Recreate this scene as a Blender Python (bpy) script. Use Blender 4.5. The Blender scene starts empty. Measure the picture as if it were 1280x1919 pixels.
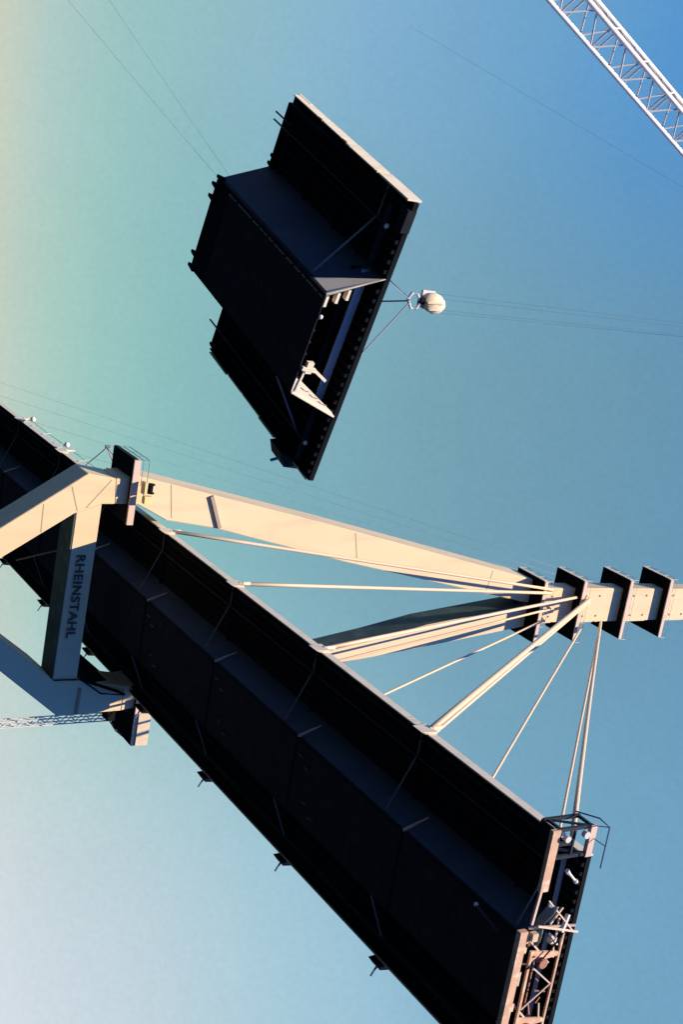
import bpy, math, random
from mathutils import Vector, Matrix
random.seed(7)
S = bpy.context.scene
C = S.collection

# ------------------------------------------------------------------ camera
cam_data = bpy.data.cameras.new('camera')
cam = bpy.data.objects.new('camera', cam_data); C.objects.link(cam)
S.camera = cam
ROWS = ((0.5000458, -0.1654112, 0.8500549), (0.2929772, 0.9560214, 0.0136869), (-0.8149347, 0.2422027, 0.5265163))
r, d, f = (Vector(v) for v in ROWS)            # image right, image down, view direction (photo is turned on its side)
m = Matrix((( r.x, -d.x, -f.x), (r.y, -d.y, -f.y), (r.z, -d.z, -f.z))).to_4x4()
m.translation = Vector((99.048, -44.954, -52.289))
cam.matrix_world = m
cam_data.sensor_fit = 'VERTICAL'; cam_data.sensor_height = 36.0
cam_data.lens = 2594.3 / 1919 * 36
cam_data.clip_start = 0.5; cam_data.clip_end = 12000

# ------------------------------------------------------------------ light, sky, exposure
EXPO = 0.6
S.view_settings.view_transform = 'Standard'; S.view_settings.look = 'None'
S.view_settings.exposure = EXPO; S.view_settings.gamma = 1.0
SUN = Vector((0.75, -0.32, 1.0)).normalized()
sun_el = math.asin(SUN.z); sun_az = math.atan2(SUN.x, SUN.y)
ld = bpy.data.lights.new('sun', 'SUN'); ld.energy = 5.0; ld.angle = math.radians(0.5); ld.color = (1.0, 0.84, 0.61)
lo = bpy.data.objects.new('sun', ld); C.objects.link(lo)
lo.rotation_euler = SUN.to_track_quat('Z', 'Y').to_euler()

def lin(c, k=1.0):
    o = []
    for v in c:
        v /= 255.0
        o.append(((v / 12.92) if v < 0.04045 else ((v + 0.055) / 1.055) ** 2.4) * k)
    return (*o, 1.0)

W = bpy.data.worlds.new('World'); S.world = W; W.use_nodes = True
nt = W.node_tree; nt.nodes.clear(); N = nt.nodes.new; L = nt.links.new
K = 2 ** -EXPO
sky = N('ShaderNodeTexSky'); sky.sky_type = 'NISHITA'; sky.sun_disc = False
sky.sun_elevation = sun_el; sky.sun_rotation = sun_az
tc = N('ShaderNodeTexCoord'); sp = N('ShaderNodeSeparateXYZ'); L(tc.outputs['Generated'], sp.inputs[0])
def ramp(stops, fac):
    n = N('ShaderNodeValToRGB'); L(fac, n.inputs[0]); e = n.color_ramp.elements
    n.color_ramp.interpolation = 'B_SPLINE' if False else 'EASE' if False else 'LINEAR'
    while len(e) > 1: e.remove(e[-1])
    e[0].position = stops[0][0]; e[0].color = lin(stops[0][1], K)
    for p, c in stops[1:]:
        q = e.new(p); q.color = lin(c, K)
    return n.outputs[0]
z = sp.outputs[2]
north = ramp([(0, (206, 209, 194)), (0.276, (210, 211, 186)), (0.290, (198, 208, 192)), (0.318, (174, 203, 199)), (0.367, (153, 196, 195)), (0.409, (147, 190, 197)), (0.453, (143, 186, 205)), (0.507, (132, 179, 211)), (0.594, (112, 166, 205)), (0.67, (88, 152, 208)), (1, (40, 110, 190))], z)
mid = ramp([(0, (205, 208, 190)), (0.290, (204, 210, 188)), (0.31, (188, 208, 194)), (0.335, (170, 205, 194)), (0.368, (154, 199, 192)), (0.417, (140, 191, 190)), (0.50, (128, 176, 188)), (0.60, (116, 161, 179)), (0.72, (103, 151, 180)), (1, (40, 110, 180))], z)
south = ramp([(0, (214, 216, 222)), (0.290, (214, 223, 231)), (0.38, (196, 214, 222)), (0.46, (170, 204, 218)), (0.52, (154, 194, 214)), (0.60, (122, 172, 200)), (0.70, (112, 164, 194)), (1, (40, 110, 190))], z)
def math_(op, a, b=None, clamp=False):
    n = N('ShaderNodeMath'); n.operation = op; n.use_clamp = clamp
    for i, v in enumerate((a, b)):
        if v is None: continue
        if isinstance(v, (int, float)): n.inputs[i].default_value = v
        else: L(v, n.inputs[i])
    return n.outputs[0]
def smooth(v, a, b):
    n = N('ShaderNodeMapRange'); n.interpolation_type = 'SMOOTHSTEP'
    L(v, n.inputs['Value']); n.inputs['From Min'].default_value = a; n.inputs['From Max'].default_value = b
    return n.outputs[0]
def mix(fac, a, b, t='MIX'):
    n = N('ShaderNodeMixRGB'); n.blend_type = t
    for i, v in enumerate((fac, a, b)):
        if isinstance(v, (int, float)): n.inputs[i].default_value = v
        elif isinstance(v, tuple): n.inputs[i].default_value = v
        else: L(v, n.inputs[i])
    return n.outputs[0]
az = math_('ARCTAN2', sp.outputs[1], math_('MULTIPLY', sp.outputs[0], -1.0))
a1 = mix(smooth(az, -0.15, 0.18), north, mid)
a2 = mix(smooth(az, 0.28, 0.66), a1, south)
facing = math_('SUBTRACT', math_('MULTIPLY', sp.outputs[1], 0.28), math_('MULTIPLY', sp.outputs[0], 0.96))
rear = (0.008, 0.15, 0.62, 1)
col = mix(smooth(facing, 0.10, 0.5), rear, a2)
skyd = mix(1.0, sky.outputs[0], (0.09, 0.09, 0.09, 1), 'MULTIPLY')
final = mix(0.96, skyd, col)
nz1 = N('ShaderNodeTexNoise'); nz1.inputs['Scale'].default_value = 260; nz1.inputs['Detail'].default_value = 3; L(tc.outputs['Generated'], nz1.inputs['Vector'])
nz2 = N('ShaderNodeTexNoise'); nz2.inputs['Scale'].default_value = 9; nz2.inputs['Detail'].default_value = 5; L(tc.outputs['Generated'], nz2.inputs['Vector'])
film_mottle = math_('ADD', math_('MULTIPLY', nz1.outputs[0], 0.13), math_('MULTIPLY', nz2.outputs[0], 0.10))
film_mottle = math_('ADD', film_mottle, 0.885)  # film grain mottling, multiplied into the sky colour
final = mix(1.0, final, film_mottle, 'MULTIPLY')
bg = N('ShaderNodeBackground'); L(final, bg.inputs[0]); bg.inputs[1].default_value = 1.0
wo = N('ShaderNodeOutputWorld'); L(bg.outputs[0], wo.inputs[0])

# ------------------------------------------------------------------ materials
def mat(name, col, rough=0.6, metal=0.0, var=0.15, scale=0.6, dirt=None, dirt_amt=0.0, bump=0.0, streak=None, spec=0.5):
    m = bpy.data.materials.new(name); m.use_nodes = True
    t = m.node_tree; n = t.nodes; l = t.links
    b = n['Principled BSDF']; b.inputs['Roughness'].default_value = rough; b.inputs['Metallic'].default_value = metal
    b.inputs['Specular IOR Level'].default_value = spec
    co = n.new('ShaderNodeTexCoord'); mp = n.new('ShaderNodeMapping')
    l.new(co.outputs['Object'], mp.inputs[0])
    if streak: mp.inputs['Scale'].default_value = streak
    nz = n.new('ShaderNodeTexNoise'); nz.inputs['Scale'].default_value = scale; nz.inputs['Detail'].default_value = 6
    l.new(mp.outputs[0], nz.inputs['Vector'])
    mx = n.new('ShaderNodeMixRGB')
    mx.inputs[1].default_value = (*[c * (1 - var) for c in col], 1); mx.inputs[2].default_value = (*[min(1, c * (1 + var)) for c in col], 1)
    l.new(nz.outputs[0], mx.inputs[0]); out = mx.outputs[0]
    if dirt:
        n2 = n.new('ShaderNodeTexNoise'); n2.inputs['Scale'].default_value = scale * 2.7; n2.inputs['Detail'].default_value = 8
        l.new(mp.outputs[0], n2.inputs['Vector'])
        rp = n.new('ShaderNodeValToRGB'); rp.color_ramp.elements[0].position = 0.52; rp.color_ramp.elements[1].position = 0.72
        rp.color_ramp.elements[1].color = (dirt_amt,) * 3 + (1,)
        l.new(n2.outputs[0], rp.inputs[0])
        m2 = n.new('ShaderNodeMixRGB'); m2.inputs[2].default_value = (*dirt, 1)
        l.new(rp.outputs[0], m2.inputs[0]); l.new(out, m2.inputs[1]); out = m2.outputs[0]
    l.new(out, b.inputs['Base Color'])
    if bump:
        bp = n.new('ShaderNodeBump'); bp.inputs['Strength'].default_value = bump; bp.inputs['Distance'].default_value = 0.03
        l.new(nz.outputs[0], bp.inputs['Height']); l.new(bp.outputs[0], b.inputs['Normal'])
    return m
M = dict(
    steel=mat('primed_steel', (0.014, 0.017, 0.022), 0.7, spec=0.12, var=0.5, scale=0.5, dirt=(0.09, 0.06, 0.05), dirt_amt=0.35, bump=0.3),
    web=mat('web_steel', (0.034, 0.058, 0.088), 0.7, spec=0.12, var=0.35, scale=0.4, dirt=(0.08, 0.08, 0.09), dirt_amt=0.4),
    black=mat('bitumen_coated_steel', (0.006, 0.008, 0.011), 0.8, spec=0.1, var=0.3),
    rib=mat('rib_steel', (0.03, 0.036, 0.05), 0.6, spec=0.15, var=0.2),
    stripe=mat('blue_grey_paint', (0.30, 0.36, 0.46), 0.45, var=0.15),
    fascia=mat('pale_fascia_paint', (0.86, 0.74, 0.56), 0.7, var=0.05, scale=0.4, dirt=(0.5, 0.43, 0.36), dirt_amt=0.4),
    strut=mat('strut_primer', (0.15, 0.15, 0.17), 0.6, var=0.2),
    teal=mat('painted_shade_green', (0.05, 0.095, 0.085), 0.7, var=0.6, scale=0.35, dirt=(0.14, 0.17, 0.15), dirt_amt=0.6),  # mottled dark green; shade of the inner and under faces painted in
    cream=mat('cream_pylon_paint', (0.74, 0.575, 0.36), 0.6, var=0.10, scale=0.25, dirt=(0.48, 0.38, 0.27), dirt_amt=0.35, streak=(1, 1, 0.25)),
    joint=mat('weathered_seam', (0.36, 0.27, 0.20), 0.7, var=0.2),
    cable=mat('cable_sheath', (0.70, 0.51, 0.33), 0.5, var=0.06),
    faint=mat('distant_strand', (0.62, 0.60, 0.52), 0.6),
    rope=mat('steel_rope', (0.10, 0.14, 0.20), 0.5),
    wire=mat('dark_wire_rope', (0.07, 0.13, 0.18), 0.6, spec=0.1),
    ropepale=mat('pale_rope', (0.22, 0.34, 0.44), 0.6),
    white=mat('white_boom_paint', (0.86, 0.79, 0.70), 0.5, var=0.05, dirt=(0.6, 0.5, 0.42), dirt_amt=0.35, scale=1.5),
    lattice=mat('grey_lattice_paint', (0.62, 0.61, 0.62), 0.5, var=0.1),
    orange=mat('red_lead_primer', (0.62, 0.38, 0.25), 0.7, var=0.35, scale=0.7, dirt=(0.80, 0.66, 0.50), dirt_amt=1.0),
    pink=mat('faded_red_primer', (0.66, 0.49, 0.41), 0.6, var=0.15),
    rust=mat('rusty_steel', (0.36, 0.17, 0.11), 0.8, var=0.2),
    timber=mat('pale_timber', (0.66, 0.52, 0.36), 0.8, var=0.25, scale=2.0),
    hook=mat('cream_hook_paint', (0.80, 0.66, 0.46), 0.6, var=0.12, scale=2.5, dirt=(0.5, 0.36, 0.22), dirt_amt=0.5),
    canvas=mat('grey_canvas', (0.22, 0.26, 0.29), 0.85, var=0.3, scale=1.2, bump=0.6),
    letter=mat('dark_lettering', (0.04, 0.045, 0.045), 0.5),
    letterpale=mat('pale_lettering', (0.62, 0.58, 0.48), 0.5),
    bluemetal=mat('blue_rail', (0.10, 0.20, 0.32), 0.5),
    yellow=mat('yellow_machine_paint', (0.74, 0.62, 0.30), 0.5),
    water=mat('river_water', (0.010, 0.022, 0.04), 0.6, var=0.3, scale=0.05, bump=0.5, spec=0.05),
    ground=mat('quay_gravel', (0.035, 0.037, 0.04), 0.9, spec=0.0, var=0.4, scale=0.3),
    concrete=mat('pier_concrete', (0.12, 0.118, 0.115), 0.9, spec=0.1, var=0.15),
)

# ------------------------------------------------------------------ mesh helpers
class MB:
    def __init__(s): s.v = []; s.f = []; s.smooth = False
    def add(s, vs, fs):
        o = len(s.v); s.v += [tuple(p) for p in vs]; s.f += [tuple(i + o for i in q) for q in fs]; return s
    def box(s, x0, x1, y0, y1, z0, z1):
        vs = [(x, y, z) for x in (x0, x1) for y in (y0, y1) for z in (z0, z1)]
        return s.add(vs, [(0, 1, 3, 2), (4, 6, 7, 5), (0, 4, 5, 1), (2, 3, 7, 6), (0, 2, 6, 4), (1, 5, 7, 3)])
    def hexa(s, p):     # eight corners: four of one end, four of the other
        return s.add(p, [(0, 1, 2, 3), (7, 6, 5, 4), (0, 4, 5, 1), (1, 5, 6, 2), (2, 6, 7, 3), (3, 7, 4, 0)])
    def prism_x(s, poly, x0, x1):      # poly of (y, z) extruded along x
        n = len(poly)
        vs = [(x0, y, z) for y, z in poly] + [(x1, y, z) for y, z in poly]
        fs = [tuple(range(n))[::-1], tuple(range(n, 2 * n))] + [(i, (i + 1) % n, (i + 1) % n + n, i + n) for i in range(n)]
        return s.add(vs, fs)
    def bar(s, a, b, w, h=None, up=(0, 0, 1)):
        a = Vector(a); b = Vector(b); h = h or w; t = (b - a).normalized(); u = Vector(up)
        if abs(t.dot(u)) > 0.98: u = Vector((1, 0, 0))
        sd = t.cross(u).normalized() * w / 2; uu = sd.cross(t).normalized() * h / 2
        return s.hexa([a - sd - uu, a + sd - uu, a + sd + uu, a - sd + uu, b - sd - uu, b + sd - uu, b + sd + uu, b - sd + uu])
    def tube(s, pts, r, n=8, r1=None):
        pts = [Vector(p) for p in pts]; rings = []
        for i, p in enumerate(pts):
            t = (pts[min(i + 1, len(pts) - 1)] - pts[max(i - 1, 0)]).normalized()
            u = t.cross(Vector((0, 0, 1)) if abs(t.z) < 0.95 else Vector((1, 0, 0))).normalized(); w = t.cross(u)
            rr = r if r1 is None else r + (r1 - r) * i / (len(pts) - 1)
            rings.append([p + (u * math.cos(k * 2 * math.pi / n) + w * math.sin(k * 2 * math.pi / n)) * rr for k in range(n)])
        o = [q for g in rings for q in g]; fs = []
        for i in range(len(pts) - 1):
            for k in range(n): fs.append((i * n + k, i * n + (k + 1) % n, (i + 1) * n + (k + 1) % n, (i + 1) * n + k))
        fs += [tuple(range(n))[::-1], tuple(range((len(pts) - 1) * n, len(pts) * n))]
        return s.add(o, fs)
    def lathe(s, c, axis, prof, n=20):  # prof: (t along axis, radius)
        c = Vector(c); t = Vector(axis).normalized(); u = t.orthogonal().normalized(); w = t.cross(u)
        vs = [c + t * h + (u * math.cos(k * 2 * math.pi / n) + w * math.sin(k * 2 * math.pi / n)) * max(rr, 1e-3) for h, rr in prof for k in range(n)]
        fs = [(i * n + k, i * n + (k + 1) % n, (i + 1) * n + (k + 1) % n, (i + 1) * n + k) for i in range(len(prof) - 1) for k in range(n)]
        fs += [tuple(range(n))[::-1], tuple(range((len(prof) - 1) * n, len(prof) * n))]
        return s.add(vs, fs)
    def build(s, name, material, parent=None, bevel=0.0, smooth=False):
        off = Vector((0, 0, 0))
        p = parent
        while p is not None:
            if p.get('_world'): off = Vector(p['_world'])
            p = p.parent
        me = bpy.data.meshes.new(name); me.from_pydata([tuple(Vector(v) - off) for v in s.v], [], s.f); me.validate()
        import bmesh
        bm = bmesh.new(); bm.from_mesh(me); bmesh.ops.recalc_face_normals(bm, faces=bm.faces)
        if bevel: bmesh.ops.bevel(bm, geom=bm.edges[:], offset=bevel, segments=2, affect='EDGES', clamp_overlap=True)
        bm.to_mesh(me); bm.free()
        if smooth:
            for q in me.polygons: q.use_smooth = True
        me.materials.append(material)
        o = bpy.data.objects.new(name, me); C.objects.link(o)
        if parent is not None: o.parent = parent
        return o
def tag(o, label=None, cat=None, group=None, kind=None):
    if label: o['label'] = label
    if cat: o['category'] = cat
    if group: o['group'] = group
    if kind: o['kind'] = kind
    return o
def thing(name, label, cat, loc=(0, 0, 0), group=None, world=True):
    o = bpy.data.objects.new(name, None); C.objects.link(o); o.location = loc; o.empty_display_size = 0.5
    if world: o['_world'] = tuple(float(v) for v in loc)
    return tag(o, label, cat, group)

# ------------------------------------------------------------------ ground and river
g = MB(); g.add([(-6000, -6000, -58), (6000, -6000, -58), (6000, 6000, -58), (-6000, 6000, -58)], [(0, 1, 2, 3)])
tag(g.build('water', M['water']), kind='structure')
g = MB(); g.prism_x([(-44, -58.5), (-46, -53.99), (-260, -53.99), (-260, -58.5)], 80, 400)
g.prism_x([(-40, -58.5), (-43.9, -53.99), (-46, -53.99), (-46, -58.5)], 80, 400)
tag(g.build('ground', M['ground']), kind='structure')

# ------------------------------------------------------------------ girder builder
def girder(root, x0, x1, he, wb, wr, W2, nodes, joints, strut_y, strut_z, frames, box0, box1, top=0.34, seg=False):
    lean = (wr - wb) / he
    # deck plate with trough ribs
    p = MB(); p.box(x0, x1, -W2, W2, he + 0.02, he + top)
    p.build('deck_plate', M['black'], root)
    q = MB()
    y = -W2 + 0.55
    while y < W2 - 0.4:
        if min(abs(abs(y) - wr), 9) > 0.22:
            q.prism_x([(y - 0.15, he + 0.018), (y - 0.09, he - 0.24), (y + 0.09, he - 0.24), (y + 0.15, he + 0.018)], x0 + (0.9 if seg else 0.02), x1 - 0.05)
        y += 0.6
    q.build('trough_ribs', M['black'], root)
    # edge beams
    for s in (-1, 1):
        e = MB(); xs = x0 + 0.01
        while xs < x1 - 0.05:
            xe = min(xs + (random.uniform(2.2, 4.2) if seg else 14.75), x1)
            h0 = he - (0.18 if not seg else 0.02 + 0.36 * random.random())
            e.box(xs, xe - (0.03 if not seg else random.uniform(.08, .28)), min(s * W2, s * (W2 + 0.10)), max(s * W2, s * (W2 + 0.10)), h0, he + top + (0.12 if not seg else 0.16 + 0.16 * random.random() * (s < 0)))
            if seg and s < 0 and xe < x1 - 1: e.box(xs + random.uniform(.1, .8), xe - random.uniform(.2, 1.0), -W2 - 0.13, -W2 - 0.103, h0 - 0.12, h0 + 0.3)
            xs = xe
        if seg: e.box(x0 - 0.25, x0 + 1.5, min(s * (W2 - 0.3), s * (W2 + 0.12)), max(s * (W2 - 0.3), s * (W2 + 0.12)), he + top + 0.003, he + top + 0.16)
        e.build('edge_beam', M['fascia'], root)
        i = MB(); i.box(x0 + .3, x1 - .3, min(s * (W2 - 0.35), s * (W2 - 0.42)), max(s * (W2 - 0.35), s * (W2 - 0.42)), he - 0.42, he + 0.01)
        i.build('edge_stiffener', M['black'], root)
    # webs
    for s in (-1, 1):
        w = MB(); w.prism_x([(s * wb, 0.0), (s * wr, he + 0.015), (s * (wr - 0.05), he + 0.015), (s * (wb - 0.05), 0.0)], box0, box1)
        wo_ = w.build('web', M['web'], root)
        rb = MB()
        for zz in ((0.10, 0.75, 1.35) if seg and s < 0 else (0.3, 1.0, 1.7, 2.4)):
            if zz > he - 0.4: continue
            yy = s * (wb + lean * zz - 0.05)
            dpt = 0.42 if s < 0 else 0.14
            rb.box(box0, box1 - (0.02 if s < 0 or not seg else 2.1), min(yy, yy - s * dpt), max(yy, yy - s * dpt), zz, zz + 0.09)
        rb.build('web_ribs', M['web'], wo_)
        if seg:
            pe = MB()
            if s < 0:
                pe.prism_x([(s * (wb + 0.10), 0.0), (s * (wb + 0.135), 0.0), (s * (wr + 0.018), he + 0.01), (s * (wr - 0.02), he + 0.01)], x1 - 0.10, x1 + 0.02)
                vs = []
                for (xx, zz) in ((x1 - 2.15, 0.02), (x1 + 0.02, 0.02), (x1 + 0.02, he)):
                    yy = s * (wb + lean * zz)
                    vs.append((xx, yy - 0.012, zz)); vs.append((xx, yy - 0.03, zz))
                pe.add(vs, [(0, 2, 4), (5, 3, 1), (0, 1, 3, 2), (2, 3, 5, 4), (4, 5, 1, 0)])  # pale triangle paints the sunlit patch on the outer web
                for zz in (0.06, 0.71, 1.31):
                    yy = s * (wb + lean * zz - 0.05)
                    pe.box(x1 - 0.35, x1 + 0.02, yy, yy + 0.62, zz, zz + 0.17)  # rib ends made pale so they look sunlit
            else:
                pe.prism_x([(s * (wb - 0.055), 0.04), (s * (wb - 0.085), 0.04), (s * (wr - 0.085), he - 0.3), (s * (wr - 0.055), he - 0.3)], x1 - 2.05, x1 + 0.01)  # pale panel puts the sunlit patch into the inner web's colour
                pe.prism_x([(wb, -0.04), (wb - 0.92, -0.02), (wb - 0.80, 0.30), (wr - 0.30, he - .25), (wr - 0.02, he)], x1 + 0.003, x1 + 0.04)
                for q in range(7):
                    za = 0.15 + q * .36; yb_ = wb - .55 + lean * za + .05 * q
                    jg = MB(); jg.bar((x1 + .045, yb_ - .08, za), (x1 + .045, yb_ + .10 * (1 if q % 2 else -.2), za + .3), .02, .06, up=(1, 0, 0)); jg.build('zigzag_bar', M['joint'], wo_)  # brown bars giving the end plate a zigzag rib texture
                pe.bar((x1 + .06, wb - .02, -.02), (x1 + .06, wr, he), .10, .10)
            pe.build('end_plate_sun_patch', M['fascia'], wo_)
        # bottom corner flange strip, standing proud of the web
        c = MB(); c.prism_x([(s * (wb - 0.02), -0.035), (s * (wb + 0.10), -0.035), (s * (wb + 0.10 + 0.02), 0.26), (s * (wb + 0.07), 0.26), (s * (wb + 0.03), 0.0)], box0, box1 - 0.02)
        c.build('corner_flange', M['black'], wo_)
    b = MB(); b.box(box0, box1, -wb + 0.02, wb - 0.02, -0.03, 0.03)
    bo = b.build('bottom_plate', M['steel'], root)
    br = MB()
    for k in range(7):
        yy = -wb + 0.8 + k * (2 * wb - 1.6) / 6
        br.box(box0, box1 - 0.3, yy - 0.05, yy + 0.05, 0.031, 0.32)
    br.build('bottom_ribs', M['rib'], bo)
    # diaphragms, cross girders and cantilever brackets
    for x in frames + ([x0 + 0.04] if seg else []):
        dphr = MB(); dphr.prism_x([(-wb + 0.08, 0.04), (wb - 0.08, 0.04), (wr - 0.08, he), (-wr + 0.08, he)], x - 0.02, x + 0.02)
        dphr.build('diaphragm', M['black'], root)
        for s in (-1, 1):
            k = MB(); k.prism_x([(s * (wr + 0.02), he + 0.01), (s * (wr + 0.02 - lean * 0.62), he - 0.62), (s * (W2 - 0.45), he - 0.30), (s * (W2 - 0.45), he + 0.01)], x - 0.03, x + 0.03) if False else k.prism_x([(s * (wr + 0.02), he + 0.01), (s * (wr + 0.02 - lean * 0.26), he - 0.27), (s * (W2 - 0.45), he - 0.27), (s * (W2 - 0.45), he + 0.01)], x - 0.03, x + 0.03)
            k.build('cantilever_bracket', M['black'], root)
    for x in nodes:
        for s in (-1, 1):
            t = MB(); t.tube([(x, s * (wb + 0.30), strut_z), (x, s * strut_y, he - 0.34)], 0.06)
            t.build('inclined_strut', M['strut'], root)
            if s < 0:
                t = MB(); t.box(x - 0.05, x + 0.05, -W2 + .02, -strut_y, he - 0.3, he - 0.24); t.build('strut_tie', M['strut'], root)
    for s in (-1, 1):
        t = MB(); t.tube([(x0 - (0.9 if seg else 0), s * strut_y, he - 0.36), (x1 - 1.3, s * strut_y, he - 0.36)], 0.06)
        if seg and s < 0: t.tube([(x0 - 1.05, -strut_y - .45, he - 0.30), (x0 + 1, -strut_y - .45, he - 0.30)], 0.06)
        t.build('service_pipe', M['rib'], root)
    for x in joints:
        k = MB(); k.box(x - 0.10, x + 0.10, -wb + 0.03, wb - 0.03, -0.09, -0.031)
        k.build('seam_strap', M['black'], root)
        k = MB()
        k.add([(x - .05, -wb - .01, .0), (x + .05, -wb - .01, .0), (x + .05, -wb - .26, .0), (x - .05, -wb - .26, .0),
               (x - .05, -wr - .02 + lean * .5, he - .5), (x + .05, -wr - .02 + lean * .5, he - .5), (x + .05, -wr - .09 + lean * .5, he - .5), (x - .05, -wr - .09 + lean * .5, he - .5)],
              [(0, 1, 2, 3), (7, 6, 5, 4), (0, 4, 5, 1), (1, 5, 6, 2), (2, 6, 7, 3), (3, 7, 4, 0)])
        k.build('seam_flange', M['pink'], root)
    return lean

# ------------------------------------------------------------------ bridge deck
SP = 14.752; HE = 2.403; WB = 2.911; WR = 3.95; W2 = 8.75
XE = 46.6
deck = thing('bridge_deck', 'long dark steel box girder deck running under the cable fan to its open end', 'bridge deck', (0, 0, 0))
nodes = [k * SP for k in range(-7, 4)]
joints = [k * SP + 2.733 for k in range(-8, 3)]
frames = [k * SP + 0.25 for k in range(-8, 3)] + [41.5]
girder(deck, -120, XE, HE, WB, WR, W2, nodes, joints, 7.0, 0.36, [x for i, x in enumerate(frames)], -120, 45.7)
k = MB(); k.box(XE - 1.35, XE - 1.28, -W2 + .5, W2 - .5, HE - 0.62, HE - 0.26); k.build('end_cross_beam', M['stripe'], deck)
for x in nodes:
    for s in (-1, 1):
        if x > 44 and s < 0: continue
        a = MB(); y0, y1 = sorted((s * (W2 + 0.103), s * (W2 + (0.6 if s > 0 else .3))))
        a.hexa([(x - .55, y0, HE - .75), (x + .55, y0, HE - .75), (x + .55, y1, HE - .35), (x - .55, y1, HE - .35), (x - .7, y0, HE + .45), (x + .7, y0, HE + .45), (x + .7, y1, HE + .45), (x - .7, y1, HE + .45)])
        ao = a.build('anchor_box', M['fascia'] if s < 0 else M['black'], deck)
        t = MB()
        if s > 0: t.tube([(x + .1, W2 + .5, HE - .3), (x + .15, W2 + 1.25, HE - .75)], 0.08)
        else: t.tube([(x, -W2 - .2, HE + .3), (x - .2, -W2 - .15, HE + 1.4)], 0.16)
        t.build('socket', M['bluemetal'] if s > 0 else M['hook'], ao)
# lugs left on the bottom plate
for k in range(-1, 2):
    for (dx, y) in ((3.6, -1.9), (4.6, -1.3), (5.1, 1.3), (6.2, 2.0)):
        a = MB(); x = k * SP + dx; a.box(x - .3, x + .3, y - .02, y + .02, -.09, -.031)
        a.build('lifting_lug', M['rust'], deck)

# ------------------------------------------------------------------ pylon
PX = -17.5; PB = PX - 3.5
pyl = thing('bridge_pylon', 'cream steel A-shaped bridge pylon with a crossbeam under the deck and a single mast above', 'pylon', (PX - 1.7, 0.5, -58))
nleg = MB().prism_x([(-13.50, 0.0), (-8.95, 21.8), (-2.55, 50.55), (0.30, 50.55), (-2.68, 35.48), (-4.9, 24.3), (-8.47, 8.58), (-9.2, 3.4), (-10.75, 0.2), (-10.74, -2.07), (-13.18, -2.29)], PB, PX)
nleg.build('leg', M['cream'], pyl, bevel=0.06)
fleg = MB().prism_x([(10.5, 1.4), (6.75, 25.59), (5.15, 37.22), (3.28, 50.04), (3.2, 50.55), (0.55, 50.55), (2.59, 36.65), (4.05, 30.18), (5.23, 24.03), (7.85, 1.4)], PB, PX)
fleg.build('leg', M['cream'], pyl, bevel=0.06)
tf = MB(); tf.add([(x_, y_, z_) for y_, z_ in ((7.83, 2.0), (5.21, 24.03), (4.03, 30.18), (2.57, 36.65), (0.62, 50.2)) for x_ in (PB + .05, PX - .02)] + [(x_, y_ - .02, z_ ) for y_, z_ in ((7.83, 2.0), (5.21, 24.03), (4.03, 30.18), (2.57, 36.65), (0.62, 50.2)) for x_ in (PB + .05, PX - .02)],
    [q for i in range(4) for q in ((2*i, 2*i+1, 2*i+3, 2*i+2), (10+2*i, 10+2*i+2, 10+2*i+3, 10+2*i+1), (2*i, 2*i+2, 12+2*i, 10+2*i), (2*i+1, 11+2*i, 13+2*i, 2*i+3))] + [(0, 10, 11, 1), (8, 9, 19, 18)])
tf.build('inner_shade_sheet', M['teal'], pyl)  # added sheet; its dark colour paints the shade on the inner face
nlow = MB().prism_x([(-13.61, -5.08), (-13.2, -2.3), (-10.74, -2.09), (-10.72, -3.39), (-9.83, -5.7), (-9.8, -5.89), (-5.0, -13.1), (-2.0, -19.5), (-2.2, -21.6)], PB, PX)
nlow.build('lower_leg', M['cream'], pyl, bevel=0.05)
flow = MB().prism_x([(10.61, -5.24), (10.5, 1.38), (7.85, 1.38), (7.0, -3.64), (6.87, -6.06), (5.52, -7.58), (2.0, -12.2), (-0.6, -19.5), (-1.98, -20.4), (-2.18, -21.6), (1.4, -16.6)], PB, PX)
flow.build('lower_leg', M['cream'], pyl, bevel=0.05)
pier = MB().prism_x([(-5.5, -58), (4.0, -58), (2.6, -15.6), (1.4, -16.7), (-2.2, -21.8), (-4.2, -20.5)], PB - .5, PX + .5)
pier.build('pier_shaft', M['concrete'], pyl)
xb = MB().prism_x([(-9.81, -5.75), (-10.71, -3.37), (6.98, -3.64), (6.86, -6.04)], PB + .2, PX - .02)
xbo = xb.build('crossbeam', M['cream'], pyl, bevel=0.04)
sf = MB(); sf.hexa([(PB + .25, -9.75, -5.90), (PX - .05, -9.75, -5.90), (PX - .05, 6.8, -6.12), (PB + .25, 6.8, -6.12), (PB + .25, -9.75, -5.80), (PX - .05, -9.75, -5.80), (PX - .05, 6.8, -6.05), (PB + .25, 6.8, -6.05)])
sf.build('soffit_shade_sheet', M['teal'], xbo)  # added sheet; the underside's shade is put into its colour
mast = MB().prism_x([(-1.5, 50.95), (2.75, 50.95), (2.98, 64.5), (3.06, 82), (-0.85, 82), (-1.25, 64.5)], PX - 2.0, PX - .05)
mast.build('mast', M['cream'], pyl, bevel=0.05)
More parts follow.
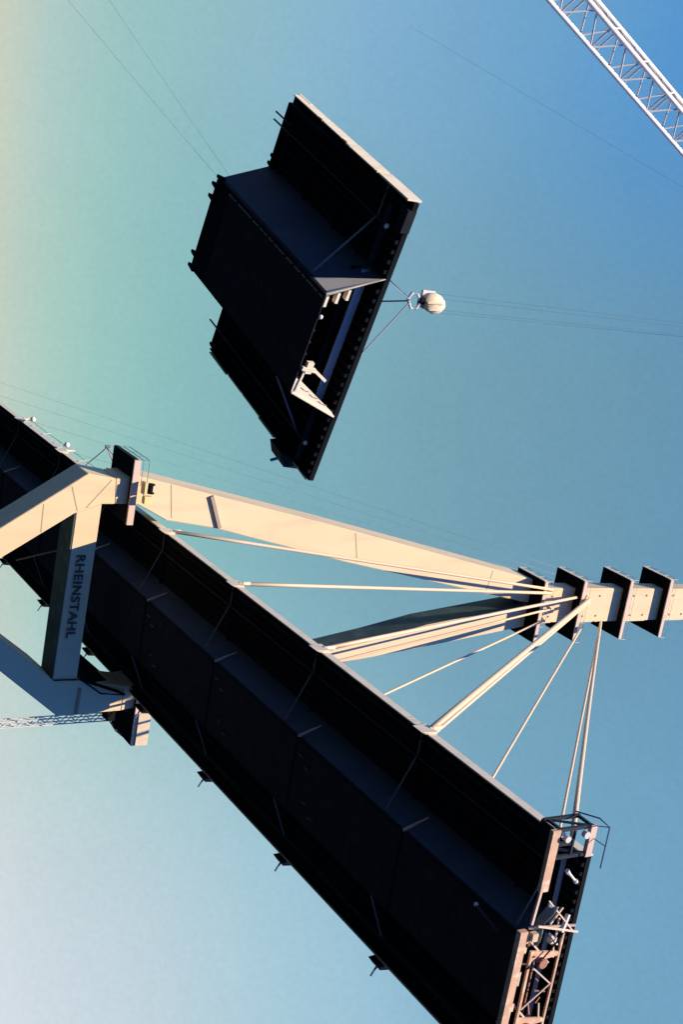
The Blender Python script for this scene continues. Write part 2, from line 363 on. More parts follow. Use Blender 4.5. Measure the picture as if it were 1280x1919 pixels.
for zz, fx in ((50.6, -15.5), (57.3, -16.3), (64.95, -16.6), (71.6, -16.65)):
    dy_ = (fx + 16.9) * .4; y0, y1 = -2.45 - dy_, 5.0 - dy_
    p = MB()
    p.box(fx - 5.1, fx, y0, y1, zz + .02, zz + .30)
    po = p.build('saddle_platform', M['black'], pyl)
    e = MB(); e.box(fx + .003, fx + .15, y0 - .02, y1 + .02, zz - .02, zz + .42); e.build('platform_edge', M['pink'], po)
    e = MB(); e.box(fx - 5.1, fx - .1, y0 - .08, y0 - .003, zz, zz + .42); e.build('platform_edge', M['fascia'], po)
    rl = MB()
    for hgt in (.7, 1.15):
        rl.tube([(fx - 4.9, y0 - .05, zz + hgt), (fx + .08, y0 - .05, zz + hgt), (fx + .08, y1, zz + hgt)], 0.025, 5)
    for xx in (fx - 4.9, fx - 3.2, fx - 1.6, fx + .08): rl.tube([(xx, y0 - .05, zz + .3), (xx, y0 - .05, zz + 1.15)], 0.025, 5)
    for yy in (0, 2.5, 5): rl.tube([(fx + .08, yy, zz + .5), (fx + .08, yy, zz + 1.15)], 0.025, 5)
    rl.build('railing', M['faint'], po)
    # cladding box of the cable saddle between platforms
    sb = MB(); yc = -1.35 + (zz - 50.6) * .012
    z1_ = zz + (3.9 if zz < 52 else 4.6)
    sb.box(PX - .04, PX + .28, yc, yc + 4.15, zz + .75, z1_)
    so = sb.build('saddle_block', M['cream'], pyl, bevel=.14)
    for yy in (yc + .8, yc + 3.3):
        for q in (zz + 1.7, z1_ - .8):
            h = MB(); h.tube([(PX + .27, yy, q), (PX + .33, yy, q)], 0.13, 10); h.build('bolt_plate', M['rust'], so)
    h = MB(); h.bar((PX + .285, yc + .15, zz + 1.15), (PX + .285, yc + 4.0, zz + 1.15), .02, .07); h.bar((PX + .285, yc + .5, zz + .8), (PX + .285, yc + 1.3, zz + 1.1), .03, .12); h.build('weld_seam', M['joint'], so)
# seams of the box sections
for (ya, za, yb, zb) in ((-12.9, 3.4, -9.3, 3.9), (-8.2, 25.2, -4.7, 26.0), (-3.9, 44.4, -1.2, 44.0)):
    h = MB(); h.bar((PX + .004, ya + .15, za), (PX + .004, yb - .15, zb), .02, .10, up=(0, 0, 1)); h.build('weld_seam', M['joint'], pyl)
h = MB(); h.bar((PX + .12, -11.75, 7.8), (PX + .12, -8.5, 9.15), .3, .36); h.build('stiffener_bar', M['joint'], pyl)
for (ya, za, yb, zb) in ((-10.9, -9.0, -7.8, -8.95), (-12.6, -6.5, -9.9, -5.7), (-13.3, -2.7, -10.2, -4.9)):
    h = MB(); h.bar((PX + .004, ya + .25, za), (PX + .004, yb - .1, zb), .02, .09); h.build('weld_seam', M['joint'], pyl)
h = MB(); h.bar((PX + .10, 7.9, -3.2), (PX + .10, 10.55, -3.3), .12, .28); h.build('weld_seam', M['joint'], pyl)
h = MB(); h.bar((PX - .01, 6.9, -3.66), (PX - .01, 6.85, -6.0), .08, .35); h.build('weld_seam', M['steel'], pyl)
# lettering on the crossbeam: pale raised letters with dark faces
def lettering(txt, mtl, dx, dy, dz, name, size=1.38):
    cu = bpy.data.curves.new(name, 'FONT'); cu.body = txt; cu.size = size; cu.extrude = 0.03; cu.offset = 0.02; cu.space_character = 1.08
    to = bpy.data.objects.new('tmp', cu); C.objects.link(to)
    bpy.context.view_layer.update()
    me = bpy.data.meshes.new_from_object(to.evaluated_get(bpy.context.evaluated_depsgraph_get()))
    bpy.data.objects.remove(to)
    xs = [v.co.x for v in me.vertices]; x0 = min(xs); wd = max(xs) - x0
    for v in me.vertices:
        x, y, zz = v.co; u = (x - x0) / wd
        v.co = Vector((zz + PX + dx, -5.7 + u * 8.3 + dy, -5.22 - u * .08 + y * 0.9 + dz)) - Vector(pyl['_world'])
    me.materials.clear(); me.materials.append(mtl)
    o = bpy.data.objects.new(name, me); C.objects.link(o); o.parent = pyl; return o
for (y_, z_) in ((-2.1, 51.87), (-1.71, 51.65), (.24, 51.85), (1.67, 51.26)):
    h = MB(); h.bar((-15.15, y_, z_ + .02), (PX - .1, min(max(y_, -1.0), 2.4), z_ + 1.0), .22, .3); h.build('cable_socket', M['cream'], pyl)
lettering('RHEINSTAHL', M['letterpale'], 0.05, 0.07, -0.10, 'lettering')
o = lettering('RHEINSTAHL', M['letter'], 0.12, -0.02, 0.0, 'lettering')

# deck-level platforms on both legs
def leg_platform(loc, y0, y1, z0, label, side):
    t = thing('work_platform', label, 'work platform', (loc[0], (y0 + y1) / 2, z0), 'work platforms on the pylon legs')
    p = MB(); p.box(-22.3, -17.05, y0, y1, z0, z0 + .22); p.build('deck_boards', M['black'], t)
    e = MB(); e.box(-17.045, -16.8, y0, y1, z0 - .04, z0 + .60)
    e.build('front_beam', M['pink'], t)
    e = MB(); ya = y0 if side < 0 else y1
    e.box(-22.2, -17.1, ya - .08, ya - .003, z0, z0 + .4) if side < 0 else e.box(-22.2, -17.1, ya + .003, ya + .08, z0, z0 + .4)
    e.build('side_beam', M['steel'], t)
    rl = MB()
    for h_ in (.9, 1.5): rl.tube([(-22, ya, z0 + h_), (-16.9, ya, z0 + h_), (-16.9, ya - side * 2.5, z0 + h_)], .035, 5)
    for xx in (-22, -20, -18.5, -16.9): rl.tube([(xx, ya, z0 + .3), (xx, ya, z0 + 1.5)], .035, 5)
    rl.build('railing', M['bluemetal'], t)
    return t
leg_platform((-19.5,), -15.2, -8.9, -0.9, 'dark platform with pink front beam on the pylon leg nearer the hanging section', -1)
tp = leg_platform((-19.5,), 9.2, 14.1, 2.7, 'dark scaffold platform with orange front beam beside the lattice hoist mast', 1)
e = MB(); e.box(-16.79, -16.55, 10.6, 14.0, 3.0, 4.3); e.build('hoarding_board', M['timber'], tp)
e = MB(); e.tube([(-18, 10.6, 2.6), (-17.6, 10.3, .9), (-17.5, 11.2, .1), (-17.4, 12.6, 1.1), (-17.3, 13.8, 2.6)], .08, 6); e.build('hanging_hose', M['black'], tp)
e = MB(); e.box(-19, -17.6, 10.4, 11.6, .1, .9); e.build('tool_crate', M['black'], tp)
w = thing('scaffold_platform', 'black scaffold deck in shade above the end of the lettered crossbeam', 'scaffold', (-19, 8, -3))
e = MB(); e.add([(-21.9, 5.2, -3.2), (-17.0, 6.9, -3.4), (-17.0, 8.6, 1.2), (-21.9, 9.2, 1.6), (-21.9, 5.2, -2.9), (-17.0, 6.9, -3.1), (-17.0, 8.6, 1.5), (-21.9, 9.2, 1.9)], [(0, 1, 2, 3), (7, 6, 5, 4), (0, 4, 5, 1), (1, 5, 6, 2), (2, 6, 7, 3), (3, 7, 4, 0)])
e.build('deck_boards', M['black'], w)
e = MB(); e.tube([(-17, 6.9, -3.2), (-17, 8.3, -1.2), (-17, 8.6, 1.3)], .09, 6); e.build('frame', M['black'], w)
# small winch on the near platform
w = thing('winch', 'small yellow and black winch at the foot of the pylon leg facing the hanging section', 'winch', (-16.4, -12.6, .1))
e = MB(); e.lathe((-16.3, -13.1, .75), (0, 1, 0), [(0, .42), (.08, .42), (.1, .26), (.8, .26), (.82, .42), (.9, .42)], 14); e.build('drum', M['black'], w, smooth=False)
e = MB(); e.box(-16.75, -15.9, -13.3, -12.1, -.02, .3); e.box(-16.5, -15.9, -11.95, -11.2, .1, .9); e.build('housing', M['yellow'], w, bevel=.04)

# ------------------------------------------------------------------ stay cables
def cable(a, b, r, label, mt='cable', group='stay cables of the fan'):
    t = MB(); a = Vector(a); b = Vector(b)
    t.tube([a.lerp(b, i / 6) - Vector((0, 0, 0.10 * math.sin(math.pi * i / 6))) for i in range(7)], r, 8)
    o = t.build('stay_cable', M[mt], None, smooth=True)
    # origin at the lower anchor
    for v in o.data.vertices: v.co -= a
    o.location = a
    return tag(o, label, 'stay cable', group)
yN, yF = -W2 - .2, W2 + .3; zA = HE + .45
near_top = {-1: (-15.25, -2.1, 51.87), 0: (-15.25, -1.71, 51.65), 1: (-16.9, -.5, 57.3), 2: (-16.9, -.2, 59.3), 3: (-16.9, 2.9, 61.9)}
far_top = {-1: (-15.25, .24, 51.85), 0: (-15.25, 1.67, 51.26), 1: (-16.9, .1, 59.3), 2: (-16.9, 3.15, 59.1), 3: (-16.9, 2.7, 61.9)}
words = {-1: 'pale stay cable closest to the upper pylon leg, anchored beside the platform', 0: 'pale nearly level stay cable in the gap between both pylon legs',
         1: 'pale stay cable lying along the front of the lower pylon leg', 2: 'thickest stay cable of the fan, reaching the deck edge at an anchor box',
         3: 'right-hand cable of the pair landing on the basket at the deck end'}
wordf = {-1: 'thin stay cable running in front of the lower pylon leg to behind the deck', 0: 'thin stay cable just beyond the lower pylon leg, vanishing behind the deck edge',
         1: 'stay cable lying close behind the thickest cable of the fan', 2: 'single thin stay cable between the thickest one and the pair',
         3: 'left-hand cable of the pair at the deck end, passing behind the deck'}
for k_ in range(-1, 4):
    x = k_ * SP
    cable((x + (.4 if k_ == 3 else 0), yN, zA), near_top[k_], .17 if k_ != 2 else .24, words[k_])
    cable((x, yF, zA), far_top[k_], .13 if k_ != 1 else .2, wordf[k_])
backw = {-2: 'lowest', -3: 'second', -4: 'third', -5: 'fourth', -6: 'topmost'}
for i, k_ in enumerate((-3, -4, -5, -6)):
    cable((k_ * SP, yN, zA), (-20.5, -1.4, 52.8 + 3.2 * i), .011, ('faint thin cable just above the upper pylon leg, innermost of the back stays', 'second faint back stay from the upper pylon leg',
          'third faint back stay from the upper pylon leg', 'faint back stay farthest from the upper pylon leg')[i], 'faint', 'back stays behind the pylon')

# ------------------------------------------------------------------ construction hoist mast beside the far leg
hm = thing('hoist_mast', 'thin pale lattice hoist mast standing beside the far pylon leg', 'hoist mast', (-22, 13.2, -58))
ch = MB(); bz = MB()
for (a, b) in ((-.32, -.32), (.32, -.32), (-.32, .32), (.32, .32)):
    ch.bar((-22 + a, 13.2 + b, -58), (-22 + a, 13.2 + b, 3.2), .09)
z0 = -30.0; i = 0
while z0 < 3:
    for s in (-.32, .32):
        bz.bar((-22.32 if i % 2 else -21.68, 13.2 + s, z0), (-21.68 if i % 2 else -22.32, 13.2 + s, z0 + .8), .06)
        bz.bar((-22 + s, 12.88 if i % 2 else 13.52, z0), (-22 + s, 13.52 if i % 2 else 12.88, z0 + .8), .06)
    z0 += .8; i += 1
ch.build('chord', M['lattice'], hm); bz.build('lattice_bracing', M['lattice'], hm)

# ------------------------------------------------------------------ hanging work gantry on the deck end
ga = thing('work_gantry', 'red and cream lattice work gantry hung across the open end of the deck', 'work gantry', (47, 0, -1.5))
GX = 47.0
b = MB(); b.box(GX - .45, GX - .05, -4.6, 9.5, -1.75, -1.15); b.build('lower_chord', M['orange'], ga, bevel=.03)
b = MB(); b.bar((GX, -3.3, -.68), (GX, 9.3, -.62), .16); b.bar((GX, -4.2, 1.5), (GX, 9.3, 1.38), .13); b.build('chord', M['orange'], ga)
b = MB()
for y0 in (-3.3, 1.15, 5.6):
    b.hexa([(GX - .06, y0, -.62), (GX + .06, y0, -.62), (GX + .06, y0 + .75, -.62), (GX - .06, y0 + .75, -.62), (GX - .06, y0 + .35, 1.44), (GX + .06, y0 + .35, 1.44), (GX + .06, y0 + .6, 1.44), (GX - .06, y0 + .6, 1.44)])
b.build('gusset_post', M['orange'], ga)
b = MB()
for y0 in (-2.4, 2.0, 6.4):
    b.bar((GX, y0, -.6), (GX, y0 + 1.6, 1.35), .09); b.bar((GX, y0 + 1.6, 1.35), (GX, y0 + 3.0, -.5), .08)
    b.bar((GX - .3, y0, -1.1), (GX, y0, -.65), .08)
    b.bar((GX - .2, y0 - 1.6, -.9), (GX, y0 + .1, .8), .11); b.bar((GX - .1, y0 - 1.5, .9), (GX, y0 - .2, 1.1), .09)
b.build('bracing', M['pink'], ga)
for yy in (-2.55, 1.85):
    b = MB(); b.lathe((GX + .1, yy, .1), (1, 0, 0), [(0, .3), (.1, .34), (.15, .26), (.2, .34), (.3, .3)], 14); b.build('pulley', M['rust'], ga)
b = MB(); b.box(GX - .3, GX, -10.98, -7.1, -1.05, -.42); b.build('side_beam', M['orange'], ga, bevel=.03)
b = MB(); b.bar((GX - .15, -7.1, -.85), (GX - .15, -5.0, -1.0), .16); b.build('hanger_rod', M['pink'], ga)
b = MB(); b.box(GX - 1.5, GX - .35, -10.95, -9.05, -.75, -.62); b.build('basket_floor', M['black'], ga)
b = MB()
for (y, x) in ((-10.9, GX - 1.45), (-9.15, GX - 1.45), (-10.9, GX - .2), (-9.15, GX - .2)):
    b.bar((x, y, -.6), (x, y, 2.1), .2)
for zz in (-.3, .8): b.bar((GX - .2, -10.9, zz), (GX - .2, -9.2, zz), .13)
for zz in (-.3, 2.0): b.bar((GX - 1.45, -10.9, zz), (GX - .2, -10.9, zz), .16)
b.bar((GX - 1.45, -10.9, -.3), (GX - .2, -10.9, 2.0), .12)
b.bar((GX - 1.45, -9.15, -.3), (GX - .2, -9.15, 2.0), .14)
b.build('basket_frame', M['rib'], ga)
b = MB(); b.box(GX - .32, GX - .02, -10.98, -9.0, 1.86, 2.3); b.build('basket_beam', M['pink'], ga)
b = MB(); b.lathe((GX - .02, -10.5, -.05), (1, 0, 0), [(0, .2), (.3, .2)], 12); b.build('sheave', M['lattice'], ga)
b = MB(); b.lathe((GX - .02, -10.6, 1.35), (1, 0, 0), [(0, .22), (.3, .22)], 12); b.build('sheave', M['lattice'], ga)
b = MB(); b.tube([(GX - 1.6, -11.1, 1.9), (GX - .2, -11.3, 2.5), (GX + .7, -11.2, 2.5), (GX + .7, -8.6, 2.5)], .05, 6)
b.tube([(GX - .2, -10.9, 2.1), (GX + .7, -11.2, 2.5)], .03, 5); b.tube([(GX - .2, -10.2, 2.1), (GX + .7, -10.0, 2.5)], .03, 5)
b.build('guard_rail', M['bluemetal'], ga)
b = MB()
b.bar((GX - .4, -5.6, 1.4), (GX - .4, -4.6, .7), .10); b.bar((GX - .4, -6.2, .2), (GX + .2, -4.2, 2.1), .08); b.bar((GX - .3, -5.0, 1.2), (GX + .1, -3.8, .9), .10)
b.bar((GX - .4, -4.6, -.9), (GX + .1, -4.6, 2.2), .11); b.bar((GX, -4.9, -.6), (GX + .2, -4.2, 2.4), .12)
b.build('bracing', M['pink'], ga)
b = MB()
b.tube([(GX + .1, -4.4, 1.5), (GX + .3, -3.9, .9), (GX + .25, -3.2, .4), (GX + .3, -2.6, -.2), (GX + .1, -2.2, -.9)], .05, 6)
b.tube([(GX + .1, 2.4, 1.3), (GX + .35, 2.9, .5), (GX + .3, 3.4, -.3)], .05, 6)
b.build('hose', M['black'], ga)
b = MB()
for i in range(14):
    y = -4.2 + i * .62 + random.uniform(-.15, .15); z = random.uniform(-.9, .9)
    b.bar((GX - random.uniform(.05, .4), y, z), (GX + random.uniform(-.2, .15), y + random.uniform(-.5, .6), z + random.uniform(-.5, .9)), random.uniform(.04, .10))
b.bar((GX - .5, -4.4, -.95), (GX - .5, 9.3, -.95), .12); b.bar((GX - .6, -4.0, .3), (GX - .6, 9.3, .3), .07)
b.build('rusty_fittings', M['rust'], ga)
b = MB()
for (y, z, w) in ((-4.3, -1.1, .5), (-3.5, -1.12, .35), (-1.9, -1.1, .9), (.2, -1.12, .5)):
    b.box(GX - .42, GX - .1, y, y + w, z, z + .14)
b.box(GX - .2, GX + .15, -4.5, -4.0, -.95, -.55); b.box(GX - .25, GX + .1, -3.9, -3.6, .55, .9)
b.build('plank', M['timber'], ga)
b = MB(); b.bar((GX - .2, -5.2, 1.75), (GX + .1, -4.3, 1.2), .28, .14); b.bar((GX, -4.2, .5), (GX, -3.5, 1.1), .3, .12); b.build('bracket', M['lattice'], ga)
tr = MB(); n_ = 9
vs = []
for i in range(n_):
    for j in range(n_):
        u, v = i / (n_ - 1), j / (n_ - 1)
        vs.append((45.9 + u * 1.1 + .1 * math.sin(9 * v), -3.3 - 2.4 * v + .3 * math.sin(5 * u), -.55 + 1.6 * v * (1 - .3 * u) + .15 * math.sin(8 * u + 5 * v)))
fs = [(i * n_ + j, i * n_ + j + 1, (i + 1) * n_ + j + 1, (i + 1) * n_ + j) for i in range(n_ - 1) for j in range(n_ - 1)]
tr.add(vs, fs)
to = tr.build('tarpaulin', M['canvas'], None, smooth=True)
sm = to.modifiers.new('thick', 'SOLIDIFY'); sm.thickness = .03
tag(to, 'crumpled grey tarpaulin hanging at the lower corner of the open deck end', 'tarpaulin')
# lamp tube and lantern
lt = thing('work_light', 'short pale tube light below the deck end, between the basket and the lattice', 'work light', (47, -7.6, 1.6))
b = MB(); b.tube([(46.9, -8.1, .9), (46.9, -7.5, 1.55)], .08, 8); b.build('tube', M['white'], lt)
b = MB(); b.tube([(46.9, -8.25, .75), (46.9, -8.05, .92)], .14, 8); b.tube([(46.9, -7.5, 1.55), (46.9, -7.38, 1.68)], .14, 8); b.build('cap', M['lattice'], lt)
# small hanging bracket under the bottom plate
br_ = thing('access_bracket', 'pale metal bracket hanging under the bottom plate near the deck end', 'bracket', (42, -2.5, -.3))
b = MB(); b.bar((41.2, -2.75, -.3), (43.5, -2.35, -.25), .08, .22); b.build('arm', M['rib'], br_)
b = MB(); b.lathe((41.1, -2.78, -.38), (0, 0, 1), [(0, .1), (.08, .16), (.22, .12)], 12); b.build('knob', M['white'], br_, smooth=True)
# poles and lights at the near deck edge behind the pylon
for i, (x, lab) in enumerate(((-57.5, 'small white lamp on the deck edge farthest behind the pylon'), (-45.5, 'small white lamp on the deck edge closer to the pylon'))):
    lp = thing('edge_lamp', lab, 'lamp', (x, -9, 2.5), 'lamps on the deck edge')
    b = MB(); b.tube([(x, -8.95, 2.2), (x, -9.3, 3.2)], .07, 6); b.build('bracket', M['lattice'], lp)
    b = MB(); b.lathe((x, -9.35, 3.0), (0, 0, 1), [(0, .15), (.15, .32), (.45, .3), (.6, .1)], 10); b.build('lantern', M['white'], lp, smooth=True)
er = thing('edge_railing', 'low makeshift tube railing along the deck edge behind the pylon', 'railing', (-45, -8.9, 2.8))
for x in range(-60, -27, 4):
    b = MB(); b.tube([(x, -8.93, 2.75), (x + .1 * math.sin(x), -9.0, 3.75)], .045, 6); b.build('post', M['lattice'] if x % 8 else M['pink'], er)
b = MB(); b.tube([(x, -8.97 - .05 * math.sin(x), 3.5 + .12 * math.sin(x * 1.7)) for x in range(-60, -27, 4)], .03, 5); b.build('rail', M['lattice'], er)
po = thing('barrier_frame', 'thin pink tube frame with netting standing out from the deck edge behind the pylon', 'barrier frame', (-34, -9, 2.8))
b = MB(); b.tube([(-38, -9, 2.8), (-33.5, -12.2, 3.1), (-30.2, -10.6, 3.1)], .07, 6); b.tube([(-33.5, -12.2, 3.1), (-29.5, -11.6, 3.0), (-28, -9.8, 2.8)], .05, 6); b.build('frame', M['pink'], po)
b = MB(); b.box(-31.5, -29.0, -10.6, -9.1, 2.5, 2.9); b.build('base', M['fascia'], po)
b = MB(); b.tube([(-33.5, -12.3, 2.9), (-33.5, -12.3, 3.4)], .16, 8); b.build('knob', M['rope'], po)
pp = MB(); pp.tube([(-47.3, 4.9, -.4), (-32.3, -1.5, -.4)], .10, 6)
tag(pp.build('prop_pole', M['rust']), 'thin red pole slung under the deck seen past the lettered crossbeam', 'pole')

# ------------------------------------------------------------------ hanging deck section
seg = thing('deck_section', 'short dark box girder section hanging in the open sky from the crane hook', 'deck section', (25.8348, -37.3838, -13.8944), world=False)
seg.rotation_euler = (-0.0148, -0.0214, 0.3218); seg.rotation_mode = 'XYZ'
SL = 15.35; SH = 3.36; SB = 3.035; SR = 4.437
W2S = 8.98
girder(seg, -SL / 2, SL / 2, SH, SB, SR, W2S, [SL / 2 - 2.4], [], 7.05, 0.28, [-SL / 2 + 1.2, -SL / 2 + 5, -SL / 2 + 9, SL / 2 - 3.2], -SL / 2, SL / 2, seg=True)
x1 = SL / 2
k = MB(); k.box(x1 - 1.30, x1 - 1.22, -SR + .12, SR - .12, SH - .80, SH - .26); k.build('end_cross_beam', M['stripe'], seg)
for s in (-1, 1):
    k = MB(); k.box(x1 - 1.30, x1 - 1.22, min(s * (SR + .1), s * (W2 - .5)), max(s * (SR + .1), s * (W2 - .5)), SH - .62, SH - .26); k.build('end_cross_beam', M['steel'], seg)
k = MB(); k.box(x1 - 1.9, x1 - 1.82, -SR + .2, SR - .2, SH - 1.1, SH - .26); k.build('cross_girder', M['black'], seg)
for s in (-1, 1):
    a = MB(); ya, yb = sorted((s * (W2 - .1), s * (W2 + .75)))
    a.hexa([(x1 - 4.0, ya, SH - .9), (x1 - 2.2, ya, SH - .9), (x1 - 2.2, yb, SH - .5), (x1 - 4.0, yb, SH - .5), (x1 - 4.3, ya, SH + .6), (x1 - 2.0, ya, SH + .6), (x1 - 2.0, yb, SH + .6), (x1 - 4.3, yb, SH + .6)]) if s > 0 else a.box(x1 - .6, x1 + .1, -W2 + .2, -W2 + 1.5, SH - .25, SH + .3)
    ao = a.build('anchor_box', M['steel'], seg)
    t = MB(); t.lathe((x1 - 1.25, s * 7.05, SH - .36), (1, 0, 0), [(0, .13), (.12, .16), (.2, .1)], 10); t.build('pipe_cap', M['white'], seg, smooth=True)
t = MB(); t.tube([(x1 - 2.6, W2 + .3, SH - .6), (x1 - 3.0, W2 + .8, SH - 1.0)], .1, 6); t.build('socket', M['bluemetal'], seg)
# collar lugs at the far end
lg = MB(); xx = -SL / 2
for (y, zz) in ((-SB - .08, .1), (-SB + .4, -.1), (-SB + 1.2, -.1), (SB - 1.0, -.1), (SB - .1, -.05), (SB + .15, .5), (-SR - .1, SH - .15), (-SR - .6, SH - .1), (W2 - .3, SH - .1)):
    lg.hexa([(xx - .28, y - .10, zz - .12), (xx + .5, y - .22, zz - .12), (xx + .5, y + .22, zz - .12), (xx - .28, y + .10, zz - .12), (xx - .22, y - .06, zz + .1), (xx + .5, y - .2, zz + .14), (xx + .5, y + .2, zz + .14), (xx - .22, y + .06, zz + .1)])
lg.build('splice_lugs', M['black'], seg)
fl = MB(); fl.box(xx, xx + 1.9, -SB + .06, SB - .06, -.075, -.032); fl.build('splice_plate', M['black'], seg)
wb_ = MB(); x = -SL / 2 + .1
while x < SL / 2 - .4:
    l_ = random.uniform(.3, .9)
    wb_.box(x, min(x + l_, SL / 2 - .2), -SB + .16, -SB + .20, -.046, -.030); x += l_ + random.uniform(.03, .3)
wb_.build('weld_bead', M['pink'], seg)
cl = MB()
cl.bar((x1 + .05, SB - 1.6, .1), (x1 + .05, SB - 1.5, 1.0), .22); cl.bar((x1 + .05, SB - 1.55, .9), (x1 + .05, SB - .9, 1.9), .16); cl.bar((x1 + .05, SB - 1.6, .35), (x1 + .05, SB - .1, .2), .12)
cl.box(x1 - .1, x1 + .15, SB - 2.0, SB - 1.3, .35, .75)
cl.build('splice_clamp', M['fascia'], seg)
cl = MB(); cl.lathe((x1 - .05, -SB + 1.25, .12), (1, 0, 0), [(0, .10), (.12, .14), (.2, .08)], 10); cl.build('end_lug', M['white'], seg, smooth=True)

# ------------------------------------------------------------------ hook block, slings, ropes
HK = Vector((26.45, -37.3, -1.2))
hb = thing('hook_block', 'cream rounded hook block above the hanging deck section', 'hook block', tuple(HK + Vector((0, 0, -1.6))))
b = MB(); prof = [(-.75, .12), (-.62, .42), (-.35, .62), (0, .70), (.35, .62), (.62, .42), (.75, .12)]
bb = MB()
n = 20
vs = []; fs = []
for (h, rr) in [(-.80, .12), (-.66, .38), (-.38, .60), (0, .70), (.38, .60), (.66, .38), (.80, .12)]:
    for k_ in range(n):
        a = 2 * math.pi * k_ / n
        vs.append(HK + Vector((.6 * rr * math.cos(a), .98 * rr * math.sin(a) + .12 * h, 1.12 * h)))
for i in range(6):
    for k_ in range(n): fs.append((i * n + k_, i * n + (k_ + 1) % n, (i + 1) * n + (k_ + 1) % n, (i + 1) * n + k_))
fs += [tuple(range(n))[::-1], tuple(range(6 * n, 7 * n))]
bb.add(vs, fs); bb.build('block_housing', M['hook'], hb, smooth=True)
b = MB(); b.box(HK.x - .50, HK.x + .50, HK.y - .10, HK.y + .02, HK.z - .80, HK.z + .45); b.box(HK.x - .50, HK.x + .50, HK.y + .36, HK.y + .44, HK.z - .6, HK.z + .3); b.build('cheek_plate', M['timber'], hb, bevel=.03)
b = MB(); b.box(HK.x - .2, HK.x + .2, HK.y - .3, HK.y + .3, HK.z - 1.15, HK.z - .78); b.build('swivel', M['black'], hb, bevel=.04)
b = MB(); b.tube([HK + Vector((0, -.1, -1.1)), HK + Vector((0, -.45, -1.35)), HK + Vector((0, -.5, -1.75)), HK + Vector((0, -.1, -2.0)), HK + Vector((0, .3, -1.8))], .10, 8)
b.tube([HK + Vector((.1, .1, -1.1)), HK + Vector((.1, .45, -1.35)), HK + Vector((.1, .45, -1.75)), HK + Vector((.1, .1, -1.95))], .09, 8)
b.build('hook', M['lattice'], hb)
b = MB(); b.box(HK.x - .3, HK.x - .1, HK.y - .75, HK.y - .2, HK.z - .9, HK.z + .1); b.build('side_plate', M['lattice'], hb, bevel=.03)
Ms = Matrix.Translation((25.8348, -37.3838, -13.8944)) @ Matrix.Rotation(.3218, 4, 'Z') @ Matrix.Rotation(-.0214, 4, 'Y') @ Matrix.Rotation(-.0148, 4, 'X')
for (lx, ly), lab in zip(((5.6, -4.2), (5.6, 4.2), (-5.6, -4.2), (-5.6, 4.2)), (
        'pale sling from the hook to the deck section, uppermost in the photo', 'dark sling from the hook with the lowest attachment on the deck section',
        'dark level sling from the hook to the middle of the deck section', 'dark sling crossing just below the level one')):
    a = Ms @ Vector((lx, ly, SH + .35)); t = MB(); t.tube([a, HK + Vector((0, .0, -1.75))], .05 if 'dark' in lab else .03, 6)
    o = t.build('lifting_sling', M['rope'] if 'dark' in lab else M['ropepale']); tag(o, lab, 'sling', 'slings under the hook block')
TIP = Vector((25.5, -37.4, 44.1))
for i, (dx, dy) in enumerate(((-.25, -.6), (-.25, .6), (.25, -.35), (.25, .35))):
    t = MB(); t.tube([HK + Vector((dx, dy, .3)), TIP + Vector((dx, dy * .6, -1))], .010, 5)
    tag(t.build('hoist_rope', M['wire']), 'thin hoist rope running up from the cream hook block', 'rope', 'parallel hoist ropes of the hook block')

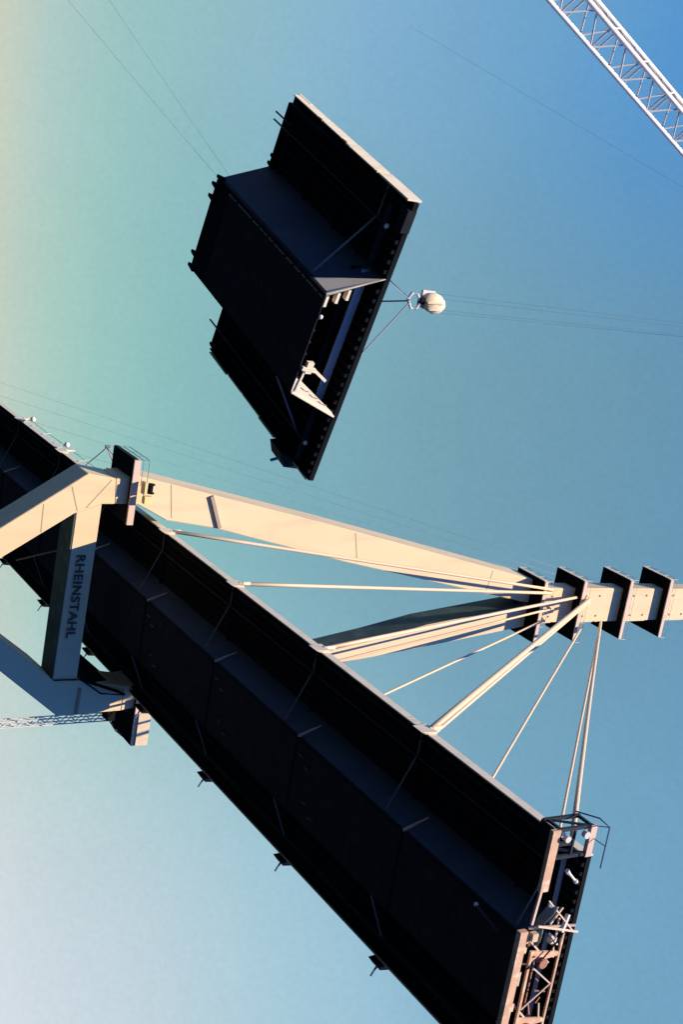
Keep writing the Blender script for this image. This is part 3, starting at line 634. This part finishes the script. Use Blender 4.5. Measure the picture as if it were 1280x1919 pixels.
# ------------------------------------------------------------------ crane boom
cb = thing('crane_boom', 'white steel lattice crane boom crossing the corner of the sky', 'crane boom', (35.7, -80.8, -57))
A0 = Vector((35.75, -80.8, -50.0)); B0_ = Vector((24.5, -37.4, 44.1))
ax = (B0_ - A0).normalized(); Lb = (B0_ - A0).length
v_ = (A0.lerp(B0_, .56) - Vector((99.048, -44.954, -52.289))).normalized()
sd = ax.cross(v_).normalized()      # across the line of sight
dp = ax.cross(sd).normalized()
if sd.z < 0: sd = -sd
Hh = 1.02
corners = {'a': sd * Hh - dp * .75, 'b': sd * (Hh - .36) + dp * .85, 'c': -sd * Hh - dp * .80, 'd': -sd * (Hh + .0) + dp * .80}
rad = {'a': .17, 'b': .17, 'c': .15, 'd': .14}
def tap(u): return min(1.0, .35 + u / 9.0, .35 + (Lb - u) / 9.0)
def cp(k, u): return A0 + ax * u + corners[k] * tap(u)
for k in 'abcd':
    t = MB(); t.tube([cp(k, u) for u in (0, 6, 20, 50, 80, Lb - 6, Lb)], rad[k], 10); t.build('chord', M['white'], cb, smooth=True)
PL = 1.72; u = 20.0; i = 0
br = MB()
while u < Lb - 9:
    for (p, q) in (('a', 'c'), ('b', 'd')):
        A, B = (p, q) if i % 2 else (q, p)
        br.tube([cp(A, u), cp(B, u + PL)], .06, 6)
    for (p, q) in (('a', 'b'), ('c', 'd')):
        A, B = (p, q) if i % 2 else (q, p)
        br.tube([cp(A, u), cp(B, u + PL)], .055, 6)
        br.tube([cp(A, u), cp(B, u)], .055, 6)
    br.tube([cp('a', u), cp('c', u)], .065, 6) if i % 2 else br.tube([cp('b', u), cp('d', u)], .065, 6)
    u += PL; i += 1
br.build('lattice_bracing', M['lattice'], cb)
b = MB(); b.lathe(tuple(B0_ + Vector((0.3, -.4, .3))), (0, 1, 0), [(0, .9), (.8, .9)], 20); b.build('tip_sheave', M['lattice'], cb)
# tag lines
for a, b_, lab in ((Vector((19.5, -42.7, -14.0)), Vector((57.3, -63.2, -56)), 'faint tag line trailing from the bottom corner of the hanging section'),
                   (Vector((19.8, -42.9, -13.4)), Vector((58.6, -67.5, -56)), 'second fainter tag line, leaving the hanging section higher on its web')):
    t = MB(); t.tube([a.lerp(b_, i / 8) - Vector((0, 0, .5 * math.sin(math.pi * i / 8))) for i in range(9)], .007, 5)
    tag(t.build('tag_line', M['wire']), lab, 'rope', 'tag lines of the hanging section')
t = MB(); t.tube([(-18.7, -58.3, 22.2), (9.07, -47.7, 34.4), (60, -28.2, 56.8)], .007, 5)
tag(t.build('pendant_wire', M['wire']), 'barely visible wire crossing the empty sky between the hanging section and the crane boom', 'wire')
